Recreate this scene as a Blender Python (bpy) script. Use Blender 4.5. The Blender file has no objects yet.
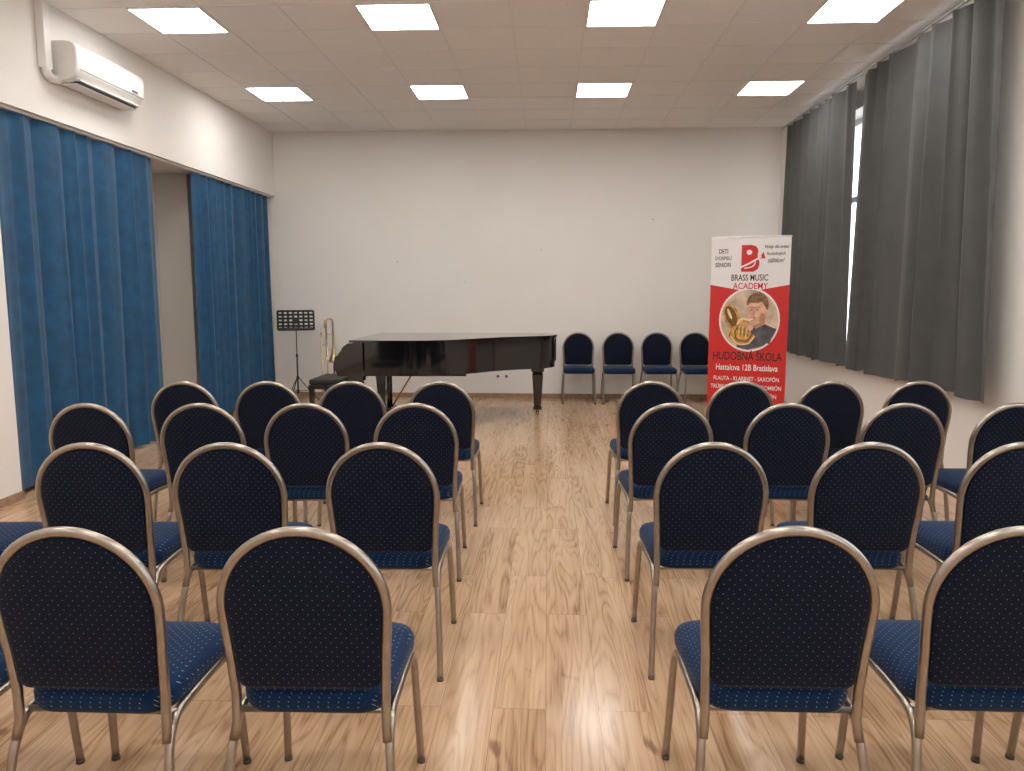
import bpy, bmesh, math, random
from mathutils import Vector, Matrix
random.seed(7)
scene = bpy.context.scene
COL = scene.collection
try:
    scene.view_settings.view_transform = 'Standard'
    scene.view_settings.look = 'None'
except Exception as e:
    print(e)

# ------------------------------------------------------------ materials
def new_mat(name):
    m = bpy.data.materials.new(name); m.use_nodes = True
    nt = m.node_tree
    b = nt.nodes['Principled BSDF']
    return m, nt, b

def setp(b, **kw):
    names = {'color':'Base Color','rough':'Roughness','metal':'Metallic','spec':'Specular IOR Level',
             'coat':'Coat Weight','coatr':'Coat Roughness','sheen':'Sheen Weight','emit':'Emission Color','emits':'Emission Strength'}
    for k,v in kw.items():
        if names[k] in b.inputs:
            if k in('color','emit'): v = (*v,1)
            b.inputs[names[k]].default_value = v

def mat(name, color, rough=.5, metal=0, var=.0, scale=30, bump=0, **kw):
    m, nt, b = new_mat(name)
    setp(b, color=color, rough=rough, metal=metal, **kw)
    if var or bump:
        tc = nt.nodes.new('ShaderNodeTexCoord')
        n = nt.nodes.new('ShaderNodeTexNoise'); n.inputs['Scale'].default_value = scale
        n.inputs['Detail'].default_value = 4
        nt.links.new(tc.outputs['Object'], n.inputs['Vector'])
        if var:
            r = nt.nodes.new('ShaderNodeValToRGB')
            r.color_ramp.elements[0].position=.3; r.color_ramp.elements[1].position=.7
            r.color_ramp.elements[0].color = (*[c*(1-var) for c in color],1)
            r.color_ramp.elements[1].color = (*[min(1,c*(1+var)) for c in color],1)
            nt.links.new(n.outputs['Fac'], r.inputs['Fac'])
            nt.links.new(r.outputs['Color'], b.inputs['Base Color'])
        if bump:
            bp = nt.nodes.new('ShaderNodeBump'); bp.inputs['Strength'].default_value = bump
            bp.inputs['Distance'].default_value = .003
            nt.links.new(n.outputs['Fac'], bp.inputs['Height'])
            nt.links.new(bp.outputs['Normal'], b.inputs['Normal'])
    return m

def emis(name, color, s):
    m, nt, b = new_mat(name)
    setp(b, color=(.9,.9,.9), emit=color, emits=s)
    return m

def math_node(nt, op, a, b=None, c=None):
    n = nt.nodes.new('ShaderNodeMath'); n.operation = op
    for i,v in enumerate((a,b,c)):
        if v is None: continue
        if isinstance(v,(int,float)): n.inputs[i].default_value = v
        else: nt.links.new(v, n.inputs[i])
    return n.outputs[0]

def fabric(name, seat, base, dot, s=.026, r=.075):
    m, nt, b = new_mat(name)
    setp(b, rough=.92, spec=.15, sheen=.08)
    tc = nt.nodes.new('ShaderNodeTexCoord'); sp = nt.nodes.new('ShaderNodeSeparateXYZ')
    nt.links.new(tc.outputs['Object'], sp.inputs[0])
    A = sp.outputs[0]; B = sp.outputs[2]
    if seat:
        B = math_node(nt,'ADD', sp.outputs[1], sp.outputs[2])
        A = math_node(nt,'ADD', A, math_node(nt,'MULTIPLY', sp.outputs[2], .9))
    p = math_node(nt,'ADD',A,B); q = math_node(nt,'SUBTRACT',A,B)
    k = 1/(s)
    def cell(v):
        f = math_node(nt,'FRACT', math_node(nt,'ADD', math_node(nt,'MULTIPLY', v, k), 50.0))
        return math_node(nt,'SUBTRACT', f, .5)
    cp, cq = cell(p), cell(q)
    d = math_node(nt,'SQRT', math_node(nt,'ADD', math_node(nt,'MULTIPLY',cp,cp), math_node(nt,'MULTIPLY',cq,cq)))
    mask = math_node(nt,'LESS_THAN', d, r)
    n = nt.nodes.new('ShaderNodeTexNoise'); n.inputs['Scale'].default_value=140
    nt.links.new(tc.outputs['Object'], n.inputs['Vector'])
    mx0 = nt.nodes.new('ShaderNodeMix'); mx0.data_type='RGBA'
    mx0.inputs[6].default_value=(*[c*.6 for c in base],1); mx0.inputs[7].default_value=(*[c*1.4 for c in base],1)
    nt.links.new(n.outputs['Fac'], mx0.inputs[0])
    mx = nt.nodes.new('ShaderNodeMix'); mx.data_type='RGBA'
    nt.links.new(mask, mx.inputs[0]); nt.links.new(mx0.outputs[2], mx.inputs[6]); mx.inputs[7].default_value=(*dot,1)
    nt.links.new(mx.outputs[2], b.inputs['Base Color'])
    bp = nt.nodes.new('ShaderNodeBump'); bp.inputs['Strength'].default_value=.3; bp.inputs['Distance'].default_value=.002
    nt.links.new(n.outputs['Fac'], bp.inputs['Height']); nt.links.new(bp.outputs['Normal'], b.inputs['Normal'])
    return m

def floor_mat():
    m, nt, b = new_mat('laminate_oak')
    L = nt.links
    tc = nt.nodes.new('ShaderNodeTexCoord'); sp = nt.nodes.new('ShaderNodeSeparateXYZ')
    L.new(tc.outputs['Object'], sp.inputs[0])
    cb = nt.nodes.new('ShaderNodeCombineXYZ'); L.new(sp.outputs[1], cb.inputs[0]); L.new(sp.outputs[0], cb.inputs[1])
    br = nt.nodes.new('ShaderNodeTexBrick'); L.new(cb.outputs[0], br.inputs['Vector'])
    br.offset=.37; br.offset_frequency=2
    br.inputs['Color1'].default_value=(0,0,0,1); br.inputs['Color2'].default_value=(1,1,1,1); br.inputs['Mortar'].default_value=(.5,.5,.5,1)
    br.inputs['Scale'].default_value=1; br.inputs['Mortar Size'].default_value=.0013
    br.inputs['Mortar Smooth'].default_value=.1
    br.inputs['Brick Width'].default_value=1.29; br.inputs['Row Height'].default_value=.19
    rnd = math_node(nt,'MULTIPLY', br.outputs['Color'], 13.0)
    def nz(sx,sy,km,detail,dist=0):
        c = nt.nodes.new('ShaderNodeCombineXYZ')
        L.new(math_node(nt,'MULTIPLY', sp.outputs[0], sx), c.inputs[0])
        L.new(math_node(nt,'MULTIPLY', sp.outputs[1], sy), c.inputs[1]); L.new(math_node(nt,'MULTIPLY',rnd,km), c.inputs[2])
        n = nt.nodes.new('ShaderNodeTexNoise'); n.inputs['Scale'].default_value=1.0; n.inputs['Detail'].default_value=detail
        n.inputs['Distortion'].default_value=dist
        L.new(c.outputs[0], n.inputs['Vector']); return n.outputs['Fac']
    # cathedral growth rings as thin dark contour lines
    n1 = nz(9.0,.9,1.0,1.5,.25)
    s = math_node(nt,'SINE', math_node(nt,'MULTIPLY', n1, 75.0))
    s = math_node(nt,'MULTIPLY_ADD', s, .5, .5)
    s = math_node(nt,'POWER', s, .45)
    n2 = nz(160,4.0,1.0,4)
    n3 = nz(11.0,1.0,2.3,3,.5)
    kn = nz(10.0,4.5,3.1,1,.2)
    v = math_node(nt,'ADD', math_node(nt,'MULTIPLY', s, .17), math_node(nt,'MULTIPLY', n2, .42))
    v = math_node(nt,'ADD', v, math_node(nt,'MULTIPLY', n3, .50))
    v = math_node(nt,'ADD', v, math_node(nt,'MULTIPLY', br.outputs['Color'], .10))
    knm = math_node(nt,'MULTIPLY', math_node(nt,'MAXIMUM', math_node(nt,'SUBTRACT', kn, .72), 0.0), 3.0)
    v = math_node(nt,'SUBTRACT', v, knm)
    rp = nt.nodes.new('ShaderNodeValToRGB'); L.new(v, rp.inputs['Fac'])
    e = rp.color_ramp.elements
    e[0].position=.34; e[0].color=(.21,.105,.05,1)
    e[1].position=.84; e[1].color=(.59,.405,.26,1)
    x = e.new(.49); x.color=(.38,.228,.125,1)
    x = e.new(.62); x.color=(.49,.312,.185,1)
    mx = nt.nodes.new('ShaderNodeMix'); mx.data_type='RGBA'
    L.new(math_node(nt,'MULTIPLY',br.outputs['Fac'],.75), mx.inputs[0]); L.new(rp.outputs[0], mx.inputs[6]); mx.inputs[7].default_value=(.2,.12,.07,1)
    L.new(mx.outputs[2], b.inputs['Base Color'])
    setp(b, rough=.19, spec=.6)
    bp = nt.nodes.new('ShaderNodeBump'); bp.inputs['Strength'].default_value=.10; bp.inputs['Distance'].default_value=.001
    L.new(n2, bp.inputs['Height']); L.new(bp.outputs['Normal'], b.inputs['Normal'])
    return m

M_wall = mat('painted_plaster', (.82,.785,.745), .85, var=.012, scale=1.5, bump=.03)
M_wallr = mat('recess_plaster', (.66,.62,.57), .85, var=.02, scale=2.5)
M_ceil = mat('ceiling_tile', (.87,.85,.83), .9, var=.02, scale=60)
M_tbar = mat('ceiling_grid_paint', (.82,.80,.78), .6, var=.01)
M_floor = floor_mat()
M_base = mat('baseboard_wood', (.33,.21,.13), .5, var=.2, scale=20)
M_frame = mat('chair_metal', (.37,.325,.28), .28, .95, var=.08, scale=40)
M_glide = mat('rubber_glide', (.09,.08,.07), .6, var=.1)
M_seat_lit = fabric('fabric_seat_lit', True, (.003,.018,.058), (.26,.32,.38))  # bluer base paints in the light from above; same navy cloth as backs
M_back_shaded = fabric('fabric_back_shaded', False, (.003,.0055,.0165), (.16,.18,.22), r=.070)  # seat cloth again, shade on the upright backs put into a darker base
M_blue = mat('blue_velvet', (.001,.062,.148), .75, var=.25, scale=10, bump=.10, sheen=.12)
M_grey = mat('grey_curtain_cloth', (.070,.071,.070), .85, var=.08, scale=6, bump=.05, sheen=.05)
M_white = mat('white_plastic', (.80,.78,.75), .35, var=.01)
M_dark = mat('dark_slot', (.06,.06,.06), .5, var=.1)
M_piano = mat('black_lacquer', (.004,.004,.0045), .09, var=.1, coat=.5, coatr=.04)
M_brass = mat('brass', (.62,.42,.16), .25, 1.0, var=.08)
M_silver = mat('lacquered_brass', (.58,.43,.25), .3, 1.0, var=.08)
M_ivory = mat('ivory_keys', (.8,.78,.72), .3, var=.02)
M_black = mat('black_satin', (.012,.012,.012), .45, var=.1)
M_leather = mat('black_leather', (.015,.014,.014), .5, var=.15, scale=80, bump=.3)
M_alu = mat('aluminium', (.62,.62,.62), .35, .9, var=.05)
M_pvc = mat('window_pvc', (.85,.85,.85), .35, var=.01)
M_led = emis('led_panel', (1,.975,.94), 19.5)

def glass_mat():
    m, nt, b = new_mat('window_glass')
    nt.nodes.remove(b)
    t = nt.nodes.new('ShaderNodeBsdfTransparent'); g = nt.nodes.new('ShaderNodeBsdfGlossy'); g.inputs['Roughness'].default_value=.02
    mx = nt.nodes.new('ShaderNodeMixShader'); mx.inputs[0].default_value=.07
    nt.links.new(t.outputs[0], mx.inputs[1]); nt.links.new(g.outputs[0], mx.inputs[2])
    nt.links.new(mx.outputs[0], nt.nodes['Material Output'].inputs['Surface'])
    return m
M_glass = glass_mat()

# ------------------------------------------------------------ mesh helpers
def box(bm, c, s, mi=0, bevel=0, rot=None):
    r = bmesh.ops.create_cube(bm, size=1)
    vs = r['verts']
    M = Matrix.Translation(c) @ (rot if rot is not None else Matrix.Identity(4)) @ Matrix.Diagonal((s[0],s[1],s[2],1))
    bmesh.ops.transform(bm, matrix=M, verts=vs)
    fs = set(f for v in vs for f in v.link_faces)
    for f in fs: f.material_index = mi
    if bevel:
        es = set(e for f in fs for e in f.edges)
        r2 = bmesh.ops.bevel(bm, geom=list(es), offset=bevel, segments=2, affect='EDGES', profile=.6)
        for f in r2['faces']: f.material_index = mi
def b2(bm, lo, hi, mi=0, bevel=0):
    box(bm, [(a+b)/2 for a,b in zip(lo,hi)], [b-a for a,b in zip(lo,hi)], mi, bevel)

def tube(bm, pts, r, seg=10, mi=0, cap=True):
    pts = [Vector(p) for p in pts]
    n = len(pts)
    rs = r if isinstance(r,(list,tuple)) else [r]*n
    tang = []
    for i in range(n):
        a = pts[max(i-1,0)]; b = pts[min(i+1,n-1)]
        tang.append((b-a).normalized())
    t0 = tang[0]
    up = Vector((0,0,1)) if abs(t0.z)<.9 else Vector((1,0,0))
    nrm = (up - t0*up.dot(t0)).normalized()
    rings=[]
    for i in range(n):
        t = tang[i]
        nrm = (nrm - t*nrm.dot(t)).normalized()
        bi = t.cross(nrm)
        rings.append([bm.verts.new(pts[i] + (nrm*math.cos(2*math.pi*k/seg)+bi*math.sin(2*math.pi*k/seg))*rs[i]) for k in range(seg)])
    for i in range(n-1):
        for k in range(seg):
            f = bm.faces.new((rings[i][k],rings[i][(k+1)%seg],rings[i+1][(k+1)%seg],rings[i+1][k]))
            f.material_index=mi; f.smooth=True
    if cap:
        for rg in (rings[0][::-1], rings[-1]):
            f = bm.faces.new(rg); f.material_index=mi

def crom(pts, n=8, closed=False):
    P=[Vector(p) for p in pts]; out=[]
    N=len(P); segs = N if closed else N-1
    for i in range(segs):
        if closed: a,b,c,d = P[(i-1)%N],P[i],P[(i+1)%N],P[(i+2)%N]
        else: a,b,c,d = P[max(i-1,0)],P[i],P[i+1],P[min(i+2,N-1)]
        for k in range(n):
            t=k/n
            out.append(.5*((2*b)+(c-a)*t+(2*a-5*b+4*c-d)*t*t+(3*b-a-3*c+d)*t**3))
    if not closed: out.append(P[-1])
    return out

def loft(bm, rings, mi=0, smooth=True, cap=True):
    R=[[bm.verts.new(p) for p in r] for r in rings]
    n=len(R[0])
    for i in range(len(R)-1):
        for k in range(n):
            f=bm.faces.new((R[i][k],R[i][(k+1)%n],R[i+1][(k+1)%n],R[i+1][k])); f.material_index=mi; f.smooth=smooth
    if cap:
        f=bm.faces.new(R[0][::-1]); f.material_index=mi; f.smooth=False
        f=bm.faces.new(R[-1]); f.material_index=mi; f.smooth=False

def finish(name, bm, mats, parent=None, loc=(0,0,0), rotz=0):
    bmesh.ops.recalc_face_normals(bm, faces=bm.faces[:])
    me = bpy.data.meshes.new(name+'_mesh'); bm.to_mesh(me); bm.free()
    for m in mats: me.materials.append(m)
    o = bpy.data.objects.new(name, me); COL.objects.link(o)
    o.location = loc; o.rotation_euler=(0,0,rotz)
    if parent: o.parent = parent
    return o
def empty(name, loc=(0,0,0), rotz=0):
    o = bpy.data.objects.new(name, None); COL.objects.link(o); o.location=loc; o.rotation_euler=(0,0,rotz); o.empty_display_size=.1
    return o

# ------------------------------------------------------------ room
XL, XR, YB, YF, H = -3.80, 3.115, 10.64, -2.6, 3.66
bm=bmesh.new(); b2(bm,(-4.6,YF-.2,-.1),(XR+.4,YB+.2,0)); finish('floor',bm,[M_floor])
bm=bmesh.new(); b2(bm,(-4.6,YF-.2,H),(XR+.4,YB+.2,H+.1))
TX,TY=.592,.575
x=-2.97-TX/2-TX*1
while x<XR:
    if x>XL: b2(bm,(x-.009,YF,H-.0035),(x+.009,YB,H+.001),1)
    x+=TX
y=8.6-TY/2-TY*20
while y<YB:
    if y>YF: b2(bm,(XL,y-.009,H-.003),(XR,y+.009,H+.001),1)
    y+=TY
finish('ceiling',bm,[M_ceil,M_tbar])
bm=bmesh.new(); b2(bm,(-4.6,YB,0),(XR+.4,YB+.2,H)); finish('wall_back',bm,[M_wall])
bm=bmesh.new(); b2(bm,(-4.6,YF-.2,0),(XR+.4,YF,H)); finish('wall_rear',bm,[M_wall])
bm=bmesh.new()
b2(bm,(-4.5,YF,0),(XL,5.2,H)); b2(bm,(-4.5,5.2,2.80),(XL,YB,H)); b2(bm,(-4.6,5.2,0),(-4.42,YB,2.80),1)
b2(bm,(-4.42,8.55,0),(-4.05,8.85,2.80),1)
finish('wall_left',bm,[M_wall,M_wallr])
wins=[(7.85,9.9),(5.85,7.6),(1.4,4.7),(-2.0,.6)]
ZS,ZT=.88,3.32
bm=bmesh.new()
b2(bm,(XR,YF,0),(XR+.35,YB,ZS)); b2(bm,(XR,YF,ZT),(XR+.35,YB,H))
edges=[YF]+[v for w in sorted(wins) for v in w]+[YB]
for i in range(0,len(edges),2): b2(bm,(XR,edges[i],ZS),(XR+.35,edges[i+1],ZT))
finish('wall_right',bm,[M_wall])
for i,(a,b) in enumerate(wins):
    bm=bmesh.new(); xo=XR+.2; w=.06
    b2(bm,(xo,a,ZS),(xo+.07,b,ZS+w)); b2(bm,(xo,a,ZT-w),(xo+.07,b,ZT))
    nm=2 if b-a<2.5 else 3
    for k in range(nm+1):
        yy=a+(b-a-w)*k/nm; b2(bm,(xo+.001,yy,ZS+w*.5),(xo+.069,yy+w,ZT-w*.5))
    b2(bm,(xo+.002,a,2.45),(xo+.068,b,2.45+w))
    b2(bm,(xo+.03,a+.02,ZS+.03),(xo+.036,b-.02,ZT-.03),1)
    b2(bm,(XR-.03,a,ZS-.002),(XR+.2,b,ZS+.022),0)
    finish('window_%d'%(i+1),bm,[M_pvc,M_glass])
    lt=bpy.data.lights.new('daylight_portal','AREA'); lt.shape='RECTANGLE'; lt.size=b-a; lt.size_y=ZT-ZS
    lt.cycles.is_portal=True
    lo=bpy.data.objects.new('daylight_portal',lt); COL.objects.link(lo)
    lo.location=(XR+.33,(a+b)/2,(ZS+ZT)/2); lo.rotation_euler=(math.radians(90),0,math.radians(90))
bm=bmesh.new(); b2(bm,(XL,YB-.015,0),(XR,YB,.06)); finish('baseboard_back',bm,[M_base])
bm=bmesh.new(); b2(bm,(XL,YF,0),(XL+.015,5.2,.06)); b2(bm,(-4.42,5.2,0),(-4.405,YB,.06)); finish('baseboard_left',bm,[M_base])
bm=bmesh.new(); b2(bm,(XR-.015,YF,0),(XR,YB-.015,.06)); finish('baseboard_right',bm,[M_base])

# ceiling light panels
for cy in (8.6,6.3,4.0,1.7,-.6):
    for cx in (-2.97,-1.194,.582,2.358):
        bm=bmesh.new(); a=.287
        b2(bm,(-a,-a,-.012),(a,-a+.012,.0)); b2(bm,(-a,a-.012,-.012),(a,a,.0))
        b2(bm,(-a,-a+.012,-.012),(-a+.012,a-.012,.0)); b2(bm,(a-.012,-a+.012,-.012),(a,a-.012,.0))
        b2(bm,(-a+.012,-a+.012,-.009),(a-.012,a-.012,-.001),1)
        finish('ceiling_light_panel',bm,[M_white,M_led],loc=(cx,cy,H))

# ------------------------------------------------------------ curtains
def curtain(name,X,y0,y1,z0,z1,folds,amp,m,seed,flare=0.0,rail=None):
    rnd=random.Random(seed); bm=bmesh.new()
    nu=int(folds*16); nv=24
    ph=[rnd.uniform(0,6.28) for _ in range(6)]
    grid=[]
    for j in range(nv+1):
        v=j/nv; z=z1+(z0-z1)*v; row=[]
        for i in range(nu+1):
            u=i/nu
            phase=2*math.pi*folds*u+1.3*math.sin(2*math.pi*1.7*u+ph[0])+.8*math.sin(2*math.pi*3.1*u+ph[1])+.5*v*math.sin(2*math.pi*1.3*u+ph[2])
            am=amp*(.62+.38*v)*(.75+.25*math.sin(2*math.pi*2.3*u+ph[3]))
            xx=X+am*math.sin(phase)+.25*am*math.sin(2.3*phase+ph[4]+v)
            yy=y0+(y1-y0)*u + .4*am*math.sin(2*phase) + flare*v*(u-.5)
            zz=z+ (.012*math.sin(phase*.5+ph[5]) if j==nv else 0)
            row.append(bm.verts.new((xx,yy,zz)))
        grid.append(row)
    for j in range(nv):
        for i in range(nu):
            f=bm.faces.new((grid[j][i],grid[j][i+1],grid[j+1][i+1],grid[j+1][i])); f.smooth=True
    return finish(name,bm,[m])
curtain('blue_curtain',XL-.06,5.24,7.46,.03,2.775,8,.048,M_blue,3,.02)
curtain('blue_curtain',XL-.06,8.27,10.46,.03,2.775,9,.045,M_blue,5,.02)
curtain('grey_curtain',XR-.13,7.88,9.95,.74,3.53,8,.058,M_grey,8,.16)
curtain('grey_curtain',XR-.13,5.42,7.64,.74,3.53,7,.070,M_grey,11,.30)
curtain('grey_curtain',XR-.13,3.4,4.5,.70,3.53,6,.05,M_grey,14,.0)
curtain('grey_curtain',XR-.13,.5,1.5,.70,3.53,6,.05,M_grey,15,.0)
bm=bmesh.new(); b2(bm,(XL-.075,5.22,2.782),(XL-.045,YB-.02,2.80))  # rail that the blue curtains hang from
finish('curtain_rail_1',bm,[M_white])
bm=bmesh.new(); tube(bm,[(XR-.13,-2.2,3.56),(XR-.13,10.2,3.56)],.012)
for yy in (10.0,7.8,5.3,3,.8,-1.5): tube(bm,[(XR-.13,yy,3.56),(XR+.01,yy,3.56)],.008)
finish('curtain_rod',bm,[M_alu])

# ------------------------------------------------------------ chair
def by(z): return -.2-.07*(max(z-.42,0)/.515)**1.3
def build_chair():
    bm=bmesh.new()
    left=[]
    for z,x in ((.35,.208),(.40,.203),(.48,.2035),(.58,.208),(.66,.2145),(.715,.2175)): left.append((x,z))
    arc=[(.2175*math.cos(a),.715+.2075*math.sin(a)) for a in [math.pi*k/28 for k in range(1,28)]]
    path=[(x,z) for x,z in left]+arc+[(-x,z) for x,z in left[::-1]]
    pts=[(x,by(z) if z>.42 else -.2-.012*(.42-z)/.05,z) for x,z in path]
    tube(bm,pts,.0130,12,0)
    for s in (-1,1):
        p=[(s*.230,-.285,.010),(s*.2255,-.262,.14),(s*.2185,-.235,.27),(s*.213,-.215,.34),(s*.211,-.185,.383),(s*.21,-.14,.403),(s*.21,0,.408),(s*.21,.13,.403),(s*.211,.172,.387),(s*.213,.195,.345),(s*.2165,.21,.24),(s*.225,.232,.010)]
        tube(bm,crom(p,5),.0125,12,0)
        for q in (p[0],p[-1]):
            tube(bm,[(q[0],q[1],0),(q[0],q[1],.012)],.0135,12,1)
    tube(bm,[(-.21,-.16,.403),(.21,-.16,.403)],.009,8,0)
    tube(bm,[(-.21,.14,.403),(.21,.14,.403)],.009,8,0)
    def rr(w,d,r,z,cy,n=7,taper=0.0):
        out=[]
        for cx,sy,a0 in ((1,1,0),(-1,1,90),(-1,-1,180),(1,-1,270)):
            for k in range(n+1):
                a=math.radians(a0+90*k/n)
                x=cx*(w-r)+r*math.cos(a); y=sy*(d-r)+r*math.sin(a)
                x*=1+taper*y/d
                out.append((x,cy+y,z))
        return out
    cy=.02
    lay=[(.19,.19,.07,.406),(.205,.208,.08,.410),(.214,.216,.085,.426),(.215,.217,.085,.452),(.208,.21,.083,.469),(.19,.193,.08,.479),(.15,.155,.075,.486),(.09,.095,.06,.489),(.03,.03,.02,.490)]
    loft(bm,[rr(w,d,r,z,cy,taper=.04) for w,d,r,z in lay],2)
    def outline(ins):
        o=[]
        for k in range(0,25):
            a=math.pi*k/24; o.append(((.2075-ins)*math.cos(a),.715+(.198-ins)*math.sin(a)))
        zb=.487+ins; r=.03; zt=zb+r; xb=.193-ins
        side=[(.715+(zt-.715)*t,(.2075-ins)+(xb-(.2075-ins))*(t**.8)) for t in (.25,.5,.75)]
        for z,x in side: o.append((-x,z))
        for k in range(5):
            a=math.radians(180+90*k/4); o.append((-xb+r+r*math.cos(a),zb+r+r*math.sin(a)))
        for k in range(5):
            a=math.radians(270+90*k/4); o.append((xb-r+r*math.cos(a),zb+r+r*math.sin(a)))
        for z,x in side[::-1]: o.append((x,z))
        return o
    rings=[]
    for ins,dy in ((.06,-.0125),(.012,-.0105),(.002,-.007),(0,0),(.001,.012),(.008,.021),(.03,.027),(.07,.031),(.11,.033)):
        rings.append([(x,by(z)+dy,z) for x,z in outline(ins)])
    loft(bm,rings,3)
    for v in bm.verts: v.co.x*=.955
    bmesh.ops.recalc_face_normals(bm, faces=bm.faces[:])
    me=bpy.data.meshes.new('banquet_chair_mesh'); bm.to_mesh(me); bm.free()
    for m in (M_frame,M_glide,M_seat_lit,M_back_shaded): me.materials.append(m)
    return me
CH=build_chair()
rows=[(1.78,[-1.70,-1.168,-.608,.605,1.165,1.72]),
      (2.81,[-2.37,-1.745,-1.222,-.632,.622,1.222,1.80,2.36]),
      (3.82,[-2.345,-1.78,-1.247,-.685,.626,1.23,1.82,2.39]),
      (4.76,[-2.31,-1.78,-1.254,-.677,.65,1.22,1.79,2.35])]
rc=random.Random(4)
for y,xs in rows:
    for x in xs:
        o=bpy.data.objects.new('banquet_chair',CH); COL.objects.link(o)
        o.location=(x,y+.27+.05*x,0); o.rotation_euler=(0,0,math.radians(rc.uniform(-1.5,1.5)+ 1.5))
for x in (.42,.96,1.5,2.02):
    o=bpy.data.objects.new('banquet_chair',CH); COL.objects.link(o)
    o.location=(x,10.26,0); o.rotation_euler=(0,0,math.radians(180+rc.uniform(-2,2)))

# ------------------------------------------------------------ grand piano
P=empty('grand_piano',(-2.25,9.40,0))
curve=crom([(.80,-1.49),(1.02,-1.46),(1.25,-1.34),(1.45,-1.15),(1.62,-.96),(1.82,-.80),(2.02,-.70),(2.2,-.60),(2.31,-.45),(2.35,-.28),(2.31,-.10),(2.2,-.015),(2.1,0)],5)
body=[(0.30,0),(0.30,-1.49)]+[(p.x,p.y) for p in curve]
def prism(bm,poly,z0,z1,mi=0,bev=0):
    vs=[bm.verts.new((x,y,z0)) for x,y in poly]
    f=bm.faces.new(vs); r=bmesh.ops.extrude_face_region(bm,geom=[f])
    nv=[g for g in r['geom'] if isinstance(g,bmesh.types.BMVert)]
    bmesh.ops.translate(bm,vec=(0,0,z1-z0),verts=nv)
    for v in nv+vs:
        for f in v.link_faces: f.material_index=mi
bm=bmesh.new()
prism(bm,body,.67,.955)
prism(bm,[(x*.985+.02,y*.985-.01) for x,y in body],.60,.67)
box(bm,(.9,-.72,.60),(1.1,.08,.08)); box(bm,(.85,-1.05,.60),(1.0,.07,.08))
finish('case_rim',bm,[M_piano],P)
bm=bmesh.new()
prof=[(.32,.60),(.32,.955),(.20,.955),(.14,.945),(.09,.91),(.06,.86),(.03,.82),(0,.80),(-.01,.76),(0,.66),(.03,.60)]
for y0,y1 in ((-.075,0),(-1.49,-1.415)):
    loft(bm,[[(x,y0,z) for x,z in prof],[(x,y1,z) for x,z in prof]],0,False)
b2(bm,(.0,-1.415,.60),(.32,-.075,.69)); b2(bm,(.0,-1.415,.69),(.02,-.075,.735))
b2(bm,(.02,-1.415,.69),(.17,-1.34,.77)); b2(bm,(.02,-.15,.69),(.17,-.075,.77))
b2(bm,(.17,-1.415,.69),(.19,-.075,.90)) ; b2(bm,(.19,-1.415,.89),(.32,-.075,.905))
finish('keyboard_arms',bm,[M_piano],P)
bm=bmesh.new()
n=52; wk=1.19/n
for i in range(n):
    y=-1.34+i*wk; b2(bm,(.02,y+.0006,.70),(.17,y+wk-.0006,.745))
for i in range(n-1):
    if i%7 in (0,1,3,4,5): 
        y=-1.34+(i+1)*wk; b2(bm,(.07,y-.006,.745),(.17,y+.006,.757),1)
finish('keys',bm,[M_ivory,M_black],P)
bm=bmesh.new()
lid=[(p[0],p[1]) for p in body]
def grow(poly,d):
    cx=sum(p[0] for p in poly)/len(poly); cy=sum(p[1] for p in poly)/len(poly)
    return [(x+d*(1 if x>cx else -1)*min(1,abs(x-cx)*3),y+d*(1 if y>cy else -1)*min(1,abs(y-cy)*3)) for x,y in poly]
g=[(.62,.012),(.62,-1.505)]+[(x,y) for x,y in grow(lid,.015)[2:]]
prism(bm,g,.957,.98)
b2(bm,(.16,-1.505,.957),(.6195,.012,.98),0,.002)
finish('lid',bm,[M_piano,M_brass],P)
bm=bmesh.new()
for x,y in ((.20,-1.36),(.20,-.13),(2.13,-.30)):
    def sq(h,z): return [(x+a*h,y+b*h,z) for a,b in ((1,1),(-1,1),(-1,-1),(1,-1))]
    loft(bm,[sq(.078,.605),sq(.078,.54),sq(.058,.53),sq(.066,.50),sq(.042,.12),sq(.052,.11),sq(.052,.075)],0,False)
    tube(bm,[(x,y,.075),(x,y,.045)],.02,10,1)
    tube(bm,[(x-.018,y,.03),(x+.018,y,.03)],.03,14,1)
finish('legs',bm,[M_piano,M_brass],P)
bm=bmesh.new()
for y in (-.80,-.66): tube(bm,[(.42,y,.61),(.42,y,.17)],.017,10)
b2(bm,(.33,-.87,.10),(.47,-.59,.17),0,.01)
tube(bm,[(.44,-.73,.15),(.72,-.73,.60)],.009,8,1)
for y in (-.79,-.73,-.67): b2(bm,(.20,y-.014,.085),(.34,y+.014,.098),1,.004)
for y in (-.79,-.73,-.67): b2(bm,(.32,y-.01,.075),(.36,y+.01,.11),1)
finish('pedal_lyre',bm,[M_piano,M_brass],P)

# piano bench
bm=bmesh.new()
b2(bm,(-.19,-.33,.39),(.19,.33,.44),0,.006)
b2(bm,(-.185,-.325,.44),(.185,.325,.50),1,.022)
for i in range(3):
    for j in range(5): 
        tube(bm,[(-.11+.11*i,-.24+.12*j,.499),(-.11+.11*i,-.24+.12*j,.503)],.008,8,1)
for a in (-1,1):
    for b_ in (-1,1):
        x=a*.155;y=b_*.295
        def sq(h,z): return [(x+p*h,y+q*h,z) for p,q in ((1,1),(-1,1),(-1,-1),(1,-1))]
        loft(bm,[sq(.028,.39),sq(.028,.30),sq(.018,.0)],0,False)
    tube(bm,[(0,a*.32,.415),(0,a*.37,.415)],.022,12,0)
finish('piano_bench',bm,[M_piano,M_leather],loc=(-2.52,8.75,0))

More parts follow.
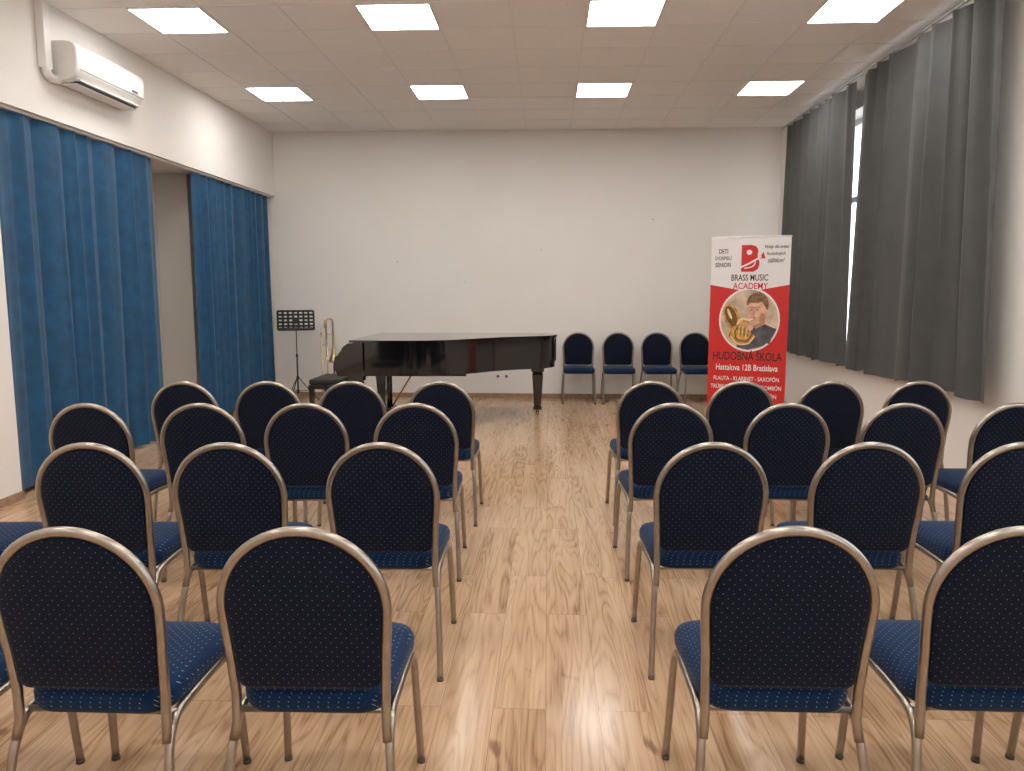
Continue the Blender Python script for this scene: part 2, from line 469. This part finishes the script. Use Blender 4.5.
# music stand
bm=bmesh.new()
tube(bm,[(0,0,.12),(0,0,.62)],.011,10); tube(bm,[(0,0,.6),(0,0,1.08)],.007,10)
tube(bm,[(0,0,.60),(0,0,.64)],.016,10); tube(bm,[(0,0,.10),(0,0,.15)],.018,10); tube(bm,[(0,0,.3),(0,0,.34)],.018,10)
for k in range(3):
    a=math.radians(90+120*k+20); c,s=math.cos(a),math.sin(a)
    tube(bm,[(c*.014,s*.014,.32),(c*.15,s*.15,.14),(c*.27,s*.27,.008)],.006,8)
    tube(bm,[(c*.014,s*.014,.13),(c*.15,s*.15,.14)],.004,8)
    tube(bm,[(c*.262,s*.262,.0),(c*.275,s*.275,.016)],.010,8)
R=Matrix.Rotation(math.radians(-18),4,'X')
def dk(x,z,y=0): 
    v=R@Vector((x,y,z)); return (v.x,v.y-.02,v.z+1.10)
for z in [ -.13+.26*i/5 for i in range(6)]:
    tube(bm,[dk(-.235,z),dk(.235,z)],.0135,6)
for x in [ -.235+.47*i/7 for i in range(8)]:
    tube(bm,[dk(x,-.13),dk(x,.13)],.0135,6)
box(bm,dk(0,-.135,-.025),(.48,.055,.004),0,0,R); box(bm,dk(0,-.125,-.05),(.48,.003,.022),0,0,R)
box(bm,dk(0,0,.015),(.05,.025,.08),0,0,R)
finish('music_stand',bm,[M_black],loc=(-3.42,10.2,0),rotz=math.radians(20))

# trombone on stand
T=empty('trombone',(-2.93,10.1,0),math.radians(25))
bm=bmesh.new()
up=[(-.045,0,.62),(-.045,0,1.08)]+[(-.045*math.cos(a),0,1.08+.05*math.sin(a)) for a in [math.pi*k/8 for k in range(1,8)]]+[(.045,0,1.08),(.045,0,.90)]
tube(bm,up,.0125,10)
zz=[.90,.82,.76,.70,.65,.61,.58,.56,.548,.54]; rr_=[.0125,.016,.020,.026,.034,.045,.060,.079,.098,.108]
tube(bm,[(.045,0,z) for z in zz],rr_,20,0,False)
tube(bm,[(-.045,0,.92),(.045,0,.92)],.007,8); tube(bm,[(-.045,0,.72),(.03,0,.72)],.007,8)
tube(bm,[(-.06,0,1.11),(-.06,0,1.0)],.016,10)
finish('bell_section',bm,[M_silver],T)
bm=bmesh.new()
sl=[(-.045,-.04,.86),(-.045,-.04,.15)]+[(-.045-.035+.035*math.cos(a),-.04,.15-.035*math.sin(a)) for a in [math.pi*k/8 for k in range(1,8)]]+[(-.115,-.04,.15),(-.115,-.04,.9)]
tube(bm,sl,.010,10); tube(bm,[(-.045,-.04,.78),(-.115,-.04,.78)],.006,8); tube(bm,[(-.045,-.04,.60),(-.115,-.04,.60)],.006,8)
tube(bm,[(-.115,-.04,.9),(-.115,-.04,.95)],[.008,.014],10); tube(bm,[(-.045,-.04,.84),(-.045,0,.84)],.008,8)
finish('slide',bm,[M_silver],T)
bm=bmesh.new()
tube(bm,[(.045,0,.2),(.045,0,.62)],.010,10); tube(bm,[(.045,0,.575),(.045,0,.60),(.045,0,.63)],[.03,.022,.012],12)
for k in range(3):
    a=math.radians(120*k+30); c,s=math.cos(a),math.sin(a)
    tube(bm,[(.045+c*.012,s*.012,.24),(.045+c*.2,s*.2,.008)],.007,8)
tube(bm,[(.045,0,.2),(-.08,-.04,.16)],.006,8)
finish('instrument_stand',bm,[M_black],T)

# ------------------------------------------------------------ air conditioner
A=empty('air_conditioner',(XL,5.87,3.09))
bm=bmesh.new()
pr=crom([(0,.295),(.10,.298),(.17,.29),(.205,.265),(.215,.22),(.213,.13),(.20,.07),(.165,.025),(.12,.004),(.06,0),(0,0)],3)
pr=[(p.x,p.y) for p in pr]
def prc(s): return [(x if x==0 else x*s, .148+(z-.148)*s) for x,z in pr]
loft(bm,[[(x,y,z) for x,z in prc(s)] for y,s in ((0,.95),(.008,.985),(.025,1),(.955,1),(.972,.985),(.98,.95))],0,True)
finish('housing',bm,[M_white],A)
bm=bmesh.new()
loft(bm,[[(x,y,z) for x,z in ((.2165,.085),(.2195,.085),(.2195,.09),(.2165,.09))] for y in (.03,.95)],1,False)
b2(bm,(.06,.08,-.004),(.17,.90,.012),1)
b2(bm,(.155,.06,.012),(.196,.92,.024),0,.003)
b2(bm,(.05,.06,-.012),(.165,.92,-.005),0,.002)
b2(bm,(.212,.78,.11),(.2175,.86,.125),1)
finish('louver',bm,[M_white,M_dark],A)
bm=bmesh.new()
b2(bm,(0,-.14,.06),(.065,-.06,.567),0,.008)
tube(bm,crom([(.035,-.10,.10),(.036,-.09,.03),(.04,-.04,.005),(.045,.03,.02)],5),.032,12)
finish('pipe_conduit',bm,[M_white],A)

# outlets
for x in (-.70,-.58):
    bm=bmesh.new(); b2(bm,(-.04,-.012,-.04),(.04,0,.04),0,.004); tube(bm,[(0,-.013,0),(0,-.011,0)],.02,16,1)
    finish('wall_outlet',bm,[M_white,M_dark],loc=(x,YB,.30))
for x,z in ((1.42,2.46),(-2.1,1.9),(-.1,2.05),(-1.15,1.62)):
    bm=bmesh.new(); tube(bm,[(0,0,0),(0,-.02,.003)],.005,8); finish('wall_nail',bm,[M_dark],loc=(x,YB,z))

# ------------------------------------------------------------ roll-up banner
B=empty('roll_up_banner',(2.095,8.1,0),math.radians(-20)); B.scale=(.92,1,1)
M_bw=mat('banner_white',(.82,.80,.79),.45,var=.01); M_red=mat('banner_red',(.62,.020,.018),.45,var=.03)
M_ink=mat('ink_black',(.02,.015,.015),.5,var=.02); M_tw=mat('ink_white',(.85,.83,.82),.5,var=.01)
W,HT,ZB=.43,2.055,.09
bm=bmesh.new()
b2(bm,(-W,0,ZB),(W,.003,HT)); b2(bm,(-W-.005,-.005,HT-.012),(W+.005,.012,HT+.004),1,.004)
b2(bm,(-W-.02,-.05,0),(W+.02,.07,ZB),1,.015)
for s in(-1,1): b2(bm,(s*.3-.03,-.14,0),(s*.3+.03,.16,.014),1,.004)
tube(bm,[(0,.035,.08),(0,.035,HT-.02)],.009,10,1)
finish('stand_and_sheet',bm,[M_bw,M_alu],B)
def flat(name,poly,layer,m):
    bm=bmesh.new(); y=-.0008*layer
    f=bm.faces.new([bm.verts.new((x,y,z)) for x,z in poly]); bmesh.ops.triangulate(bm,faces=[f])
    return finish(name,bm,[m],B)
def ell(cx,cz,a,b,rot=0,n=36,a0=0,a1=360):
    o=[]; r=math.radians(rot)
    for k in range(n):
        t=math.radians(a0+(a1-a0)*k/(n if a1-a0==360 else n-1)); x=a*math.cos(t); z=b*math.sin(t)
        o.append((cx+x*math.cos(r)-z*math.sin(r),cz+x*math.sin(r)+z*math.cos(r)))
    return o
def Z(py): return HT-(py-238)/93.0
def X_(px): return (px-751)/88.0
flat('red_field',[(-W,ZB),(W,ZB),(W,Z(284))]+[(X_(751)+.30*math.cos(t),Z(318)+.33*math.sin(t)) for t in [math.radians(a) for a in range(70,111,5)]]+[(-W,Z(284))],1,M_red)
cx,cz,r=X_(752),Z(318),.315
flat('photo_ring',ell(cx,cz,r+.018,r+.018),2,M_tw)
M_pbg=mat('photo_background',(.60,.46,.33),.5,var=.45,scale=5); M_skin=mat('photo_skin',(.70,.40,.26),.5,var=.2,scale=11)
M_hair=mat('photo_hair',(.22,.115,.05),.5,var=.55,scale=30); M_shirt=mat('photo_shirt',(.09,.085,.10),.5,var=.5,scale=12)
M_gold=mat('photo_gold',(.55,.30,.07),.4,var=.7,scale=18); M_gdk=mat('photo_gold_dark',(.16,.08,.02),.4,var=.3,scale=16)
M_ghi=mat('photo_gold_light',(.85,.66,.35),.4,var=.1,scale=16)
M_skd=mat('photo_skin_shade',(.50,.25,.15),.5,var=.1,scale=9)
M_skl=mat('photo_skin_light',(.78,.50,.35),.5,var=.08,scale=9)
M_lip=mat('photo_lip',(.45,.14,.10),.5,var=.05)
flat('photo_disc',ell(cx,cz,r,r),3,M_pbg)
def inside(poly):
    o=[]
    for x,z in poly:
        d=math.hypot(x-cx,z-cz)
        if d>r: x=cx+(x-cx)*r/d; z=cz+(z-cz)*r/d
        o.append((x,z))
    return o
def band(name,pts,w,layer,m):
    P_=crom([(a,0,b) for a,b in pts],6); Lf=[];Rt=[]
    for i,p in enumerate(P_):
        t=(P_[min(i+1,len(P_)-1)]-P_[max(i-1,0)]).normalized(); nx,nz=-t.z,t.x
        Lf.append((p.x+nx*w,p.z+nz*w)); Rt.append((p.x-nx*w,p.z-nz*w))
    bm=bmesh.new(); y=-.0008*layer
    A_=[bm.verts.new((x,y,z)) for x,z in Lf]; B_=[bm.verts.new((x,y,z)) for x,z in Rt]
    for i in range(len(A_)-1): bm.faces.new((A_[i],A_[i+1],B_[i+1],B_[i]))
    finish(name,bm,[m],B)
flat('boy_shirt',inside([(cx-.05,cz-.10),(cx+.05,cz-.06),(cx+.17,cz-.04),(cx+.24,cz-.07),(cx+.33,cz-.10),(cx+.30,cz-.2),(cx+.2,cz-.30),(cx,cz-.34),(cx-.14,cz-.31),(cx-.1,cz-.2)]),4,M_shirt)
flat('boy_neck',[(cx+.06,cz-.10),(cx+.17,cz-.045),(cx+.18,cz+.06),(cx+.06,cz+.04)],5,M_skd)
flat('boy_face',[(p.x,p.z) for p in crom([(cx-.01,0,cz+.18),(cx-.022,0,cz+.11),(cx-.01,0,cz+.03),(cx+.03,0,cz-.035),(cx+.08,0,cz-.045),(cx+.13,0,cz-.01),(cx+.165,0,cz+.06),(cx+.175,0,cz+.15),(cx+.12,0,cz+.22),(cx+.04,0,cz+.22)],4,True)],6,M_skin)
flat('boy_cheek',ell(cx+.135,cz+.03,.024,.05,-25),7,M_skd)
flat('boy_cheek_light',ell(cx+.085,cz+.055,.030,.026,0),7,M_skl)
flat('boy_forehead_light',ell(cx+.06,cz+.155,.05,.018,0),7,M_skl)
flat('boy_ear',ell(cx+.175,cz+.085,.020,.036,-10),7,M_skin)
flat('boy_hair',[(p.x,p.z) for p in crom([(cx-.025,0,cz+.15),(cx-.03,0,cz+.20),(cx+.01,0,cz+.26),(cx+.08,0,cz+.285),(cx+.15,0,cz+.27),(cx+.20,0,cz+.21),(cx+.205,0,cz+.12),(cx+.185,0,cz+.11),(cx+.165,0,cz+.15),(cx+.13,0,cz+.185),(cx+.07,0,cz+.175),(cx+.01,0,cz+.18)],3,True)],8,M_hair)
for ex in (.025,.09):
    flat('boy_eye',ell(cx+ex,cz+.106,.015,.0055),8,M_skd); flat('boy_pupil',ell(cx+ex-.003,cz+.105,.009,.005),9,M_ink)
    band('boy_brow',[(cx+ex-.022,cz+.128),(cx+ex,cz+.135),(cx+ex+.022,cz+.13)],.003,9,M_hair)
flat('boy_nose',[(cx+.052,cz+.10),(cx+.034,cz+.062),(cx+.045,cz+.052),(cx+.062,cz+.058)],8,M_skd)
flat('boy_mouth',ell(cx+.045,cz+.022,.022,.009),8,M_lip)
flat('horn_bell',inside(ell(cx-.19,cz+.03,.085,.145,25)),9,M_gold); flat('horn_bell_inner',inside(ell(cx-.20,cz+.04,.058,.112,25)),10,M_gdk)
flat('horn_bell_glint',inside(ell(cx-.215,cz+.06,.015,.06,25)),11,M_ghi)
flat('horn_body',inside([(cx-.19,cz-.06),(cx-.10,cz-.0),(cx-.02,cz-.0),(cx+.06,cz-.07),(cx+.08,cz-.17),(cx+.0,cz-.26),(cx-.12,cz-.27),(cx-.22,cz-.18)]),9,M_gold)
band('horn_tube',[(cx+.045,cz+.018),(cx+.0,cz+.0),(cx-.08,cz+.01),(cx-.13,cz-.05)],.010,11,M_ghi)
band('horn_coil',[(cx-.15,cz-.12),(cx-.08,cz-.05),(cx+.01,cz-.07),(cx+.04,cz-.15),(cx-.03,cz-.22),(cx-.13,cz-.2),(cx-.15,cz-.12)],.008,10,M_gdk)
band('horn_outer_glint',[(cx-.2,cz-.17),(cx-.12,cz-.25),(cx-.0,cz-.245),(cx+.065,cz-.17)],.007,11,M_ghi)
for k in range(3):
    band('horn_valve',[(cx-.10+.042*k,cz-.05),(cx-.11+.042*k,cz-.18)],.014,12,M_gold); band('valve_line',[(cx-.082+.042*k,cz-.05),(cx-.092+.042*k,cz-.18)],.004,13,M_gdk)
    band('valve_glint',[(cx-.103+.042*k,cz-.06),(cx-.113+.042*k,cz-.17)],.003,13,M_ghi)
band('boy_forearm',[(cx+.24,cz-.22),(cx+.13,cz-.17),(cx+.04,cz-.10)],.032,13,M_shirt)
flat('boy_hand',ell(cx+.01,cz-.075,.042,.03,-35),14,M_skin)
for k in range(4):
    band('boy_finger',[(cx+.0-.013*k,cz-.06-.006*k),(cx-.03-.015*k,cz-.028-.005*k),(cx-.05-.015*k,cz-.045-.005*k)],.0075,15,M_skin)
    band('boy_finger_line',[(cx+.007-.013*k,cz-.062-.006*k),(cx-.024-.015*k,cz-.033-.005*k)],.002,16,M_skd)
# logo
lx,lz=X_(750),Z(259)
flat('logo_b',[(p.x,p.z) for p in crom([(lx+.02,0,lz+.14),(lx+.075,0,lz+.12),(lx+.095,0,lz+.07),(lx+.075,0,lz+.02),(lx+.11,0,lz-.03),(lx+.10,0,lz-.10),(lx+.05,0,lz-.135)],4)]+[(lx-.085,lz-.135),(lx-.085,lz+.14)],2,M_red)
flat('logo_counter',ell(lx+.0,lz+.065,.030,.026),3,M_bw)
band('logo_trumpet',[(lx-.12,lz-.10),(lx+.0,lz-.05),(lx+.13,lz+.02)],.009,3,M_bw); flat('logo_trumpet_bell',[(lx+.11,lz+.0),(lx+.15,lz+.07),(lx+.175,lz+.0)],3,M_red)
band('logo_trumpet_coil',[(lx-.05,lz-.10),(lx+.04,lz-.08),(lx+.07,lz-.03)],.006,4,M_bw)
def text(name,body,cx,cz,width,height,m,layer=4,shear=0,off=.012):
    cu=bpy.data.curves.new(name,'FONT'); cu.body=body; cu.size=1; cu.align_x='CENTER'; cu.align_y='CENTER'; cu.shear=shear; cu.offset=off
    o=bpy.data.objects.new(name,cu); COL.objects.link(o); cu.materials.append(m)
    bpy.context.view_layer.update(); d=o.dimensions
    sx,sy=width/max(d.x,.01),height/max(d.y,.01)
    o.scale=(sx,sy,1); o.parent=B; o.rotation_euler=(math.radians(90),0,0); o.location=(cx,-.0008*layer,cz)
for i,t in enumerate(('DETI','DOSPELÍ','SENIORI')): text('banner_text',t,X_(725),Z(252+6.5*i),(.10,.18,.17)[i],.045,M_ink)
for i,t in enumerate(('Vstúp do sveta','hudobných','zážitkov!')): text('banner_text',t,X_(775),Z(248+6.5*i),(.25,.2,.18)[i],.045,M_ink,4,.3)
text('banner_text','BRASS MUSIC',X_(751),Z(277.5),.40,.065,M_ink,off=.01); text('banner_text','ACADEMY',X_(752),Z(285.5),.38,.065,M_red,5,off=.01)
text('banner_text','HUDOBNÁ ŠKOLA',X_(751),Z(354),.76,.11,M_ink,off=.015)
text('banner_text','Hattalova 12B Bratislava',X_(751),Z(365),.68,.065,M_tw)
for i,t in enumerate(('FLAUTA - KLARINET - SAXOFÓN','TRÚBKA - LESNÝ ROH - TROMBÓN','KLAVÍR - SPEV - AKORDEÓN','HUSLE - GITARA - BICIE','HUDOBNÁ NÁUKA','www.brassmusic.sk','info@brassmusic.sk')):
    text('banner_text',t,0,Z(376+8.3*i),(.72,.78,.68,.6,.42,.5,.5)[i],.055,M_tw)

# ------------------------------------------------------------ world & camera
w=bpy.data.worlds.new('World'); scene.world=w; w.use_nodes=True
nt=w.node_tree; bg=nt.nodes['Background']
sky=nt.nodes.new('ShaderNodeTexSky'); sky.sky_type='HOSEK_WILKIE'; sky.turbidity=8; sky.sun_direction=(-.5,-.3,.8)
mx=nt.nodes.new('ShaderNodeMix'); mx.data_type='RGBA'; mx.inputs[0].default_value=.75; mx.inputs[7].default_value=(.92,.96,1,1)
nt.links.new(sky.outputs[0],mx.inputs[6]); nt.links.new(mx.outputs[2],bg.inputs['Color'])
bg.inputs['Strength'].default_value=4.2
cam=bpy.data.cameras.new('Camera'); cam.sensor_width=36; cam.lens=26.72
co=bpy.data.objects.new('Camera',cam); COL.objects.link(co); co.location=(0,0,1.5)
co.rotation_euler=(math.radians(90-7.12),0,math.radians(2.7)); scene.camera=co
cam.clip_start=.05
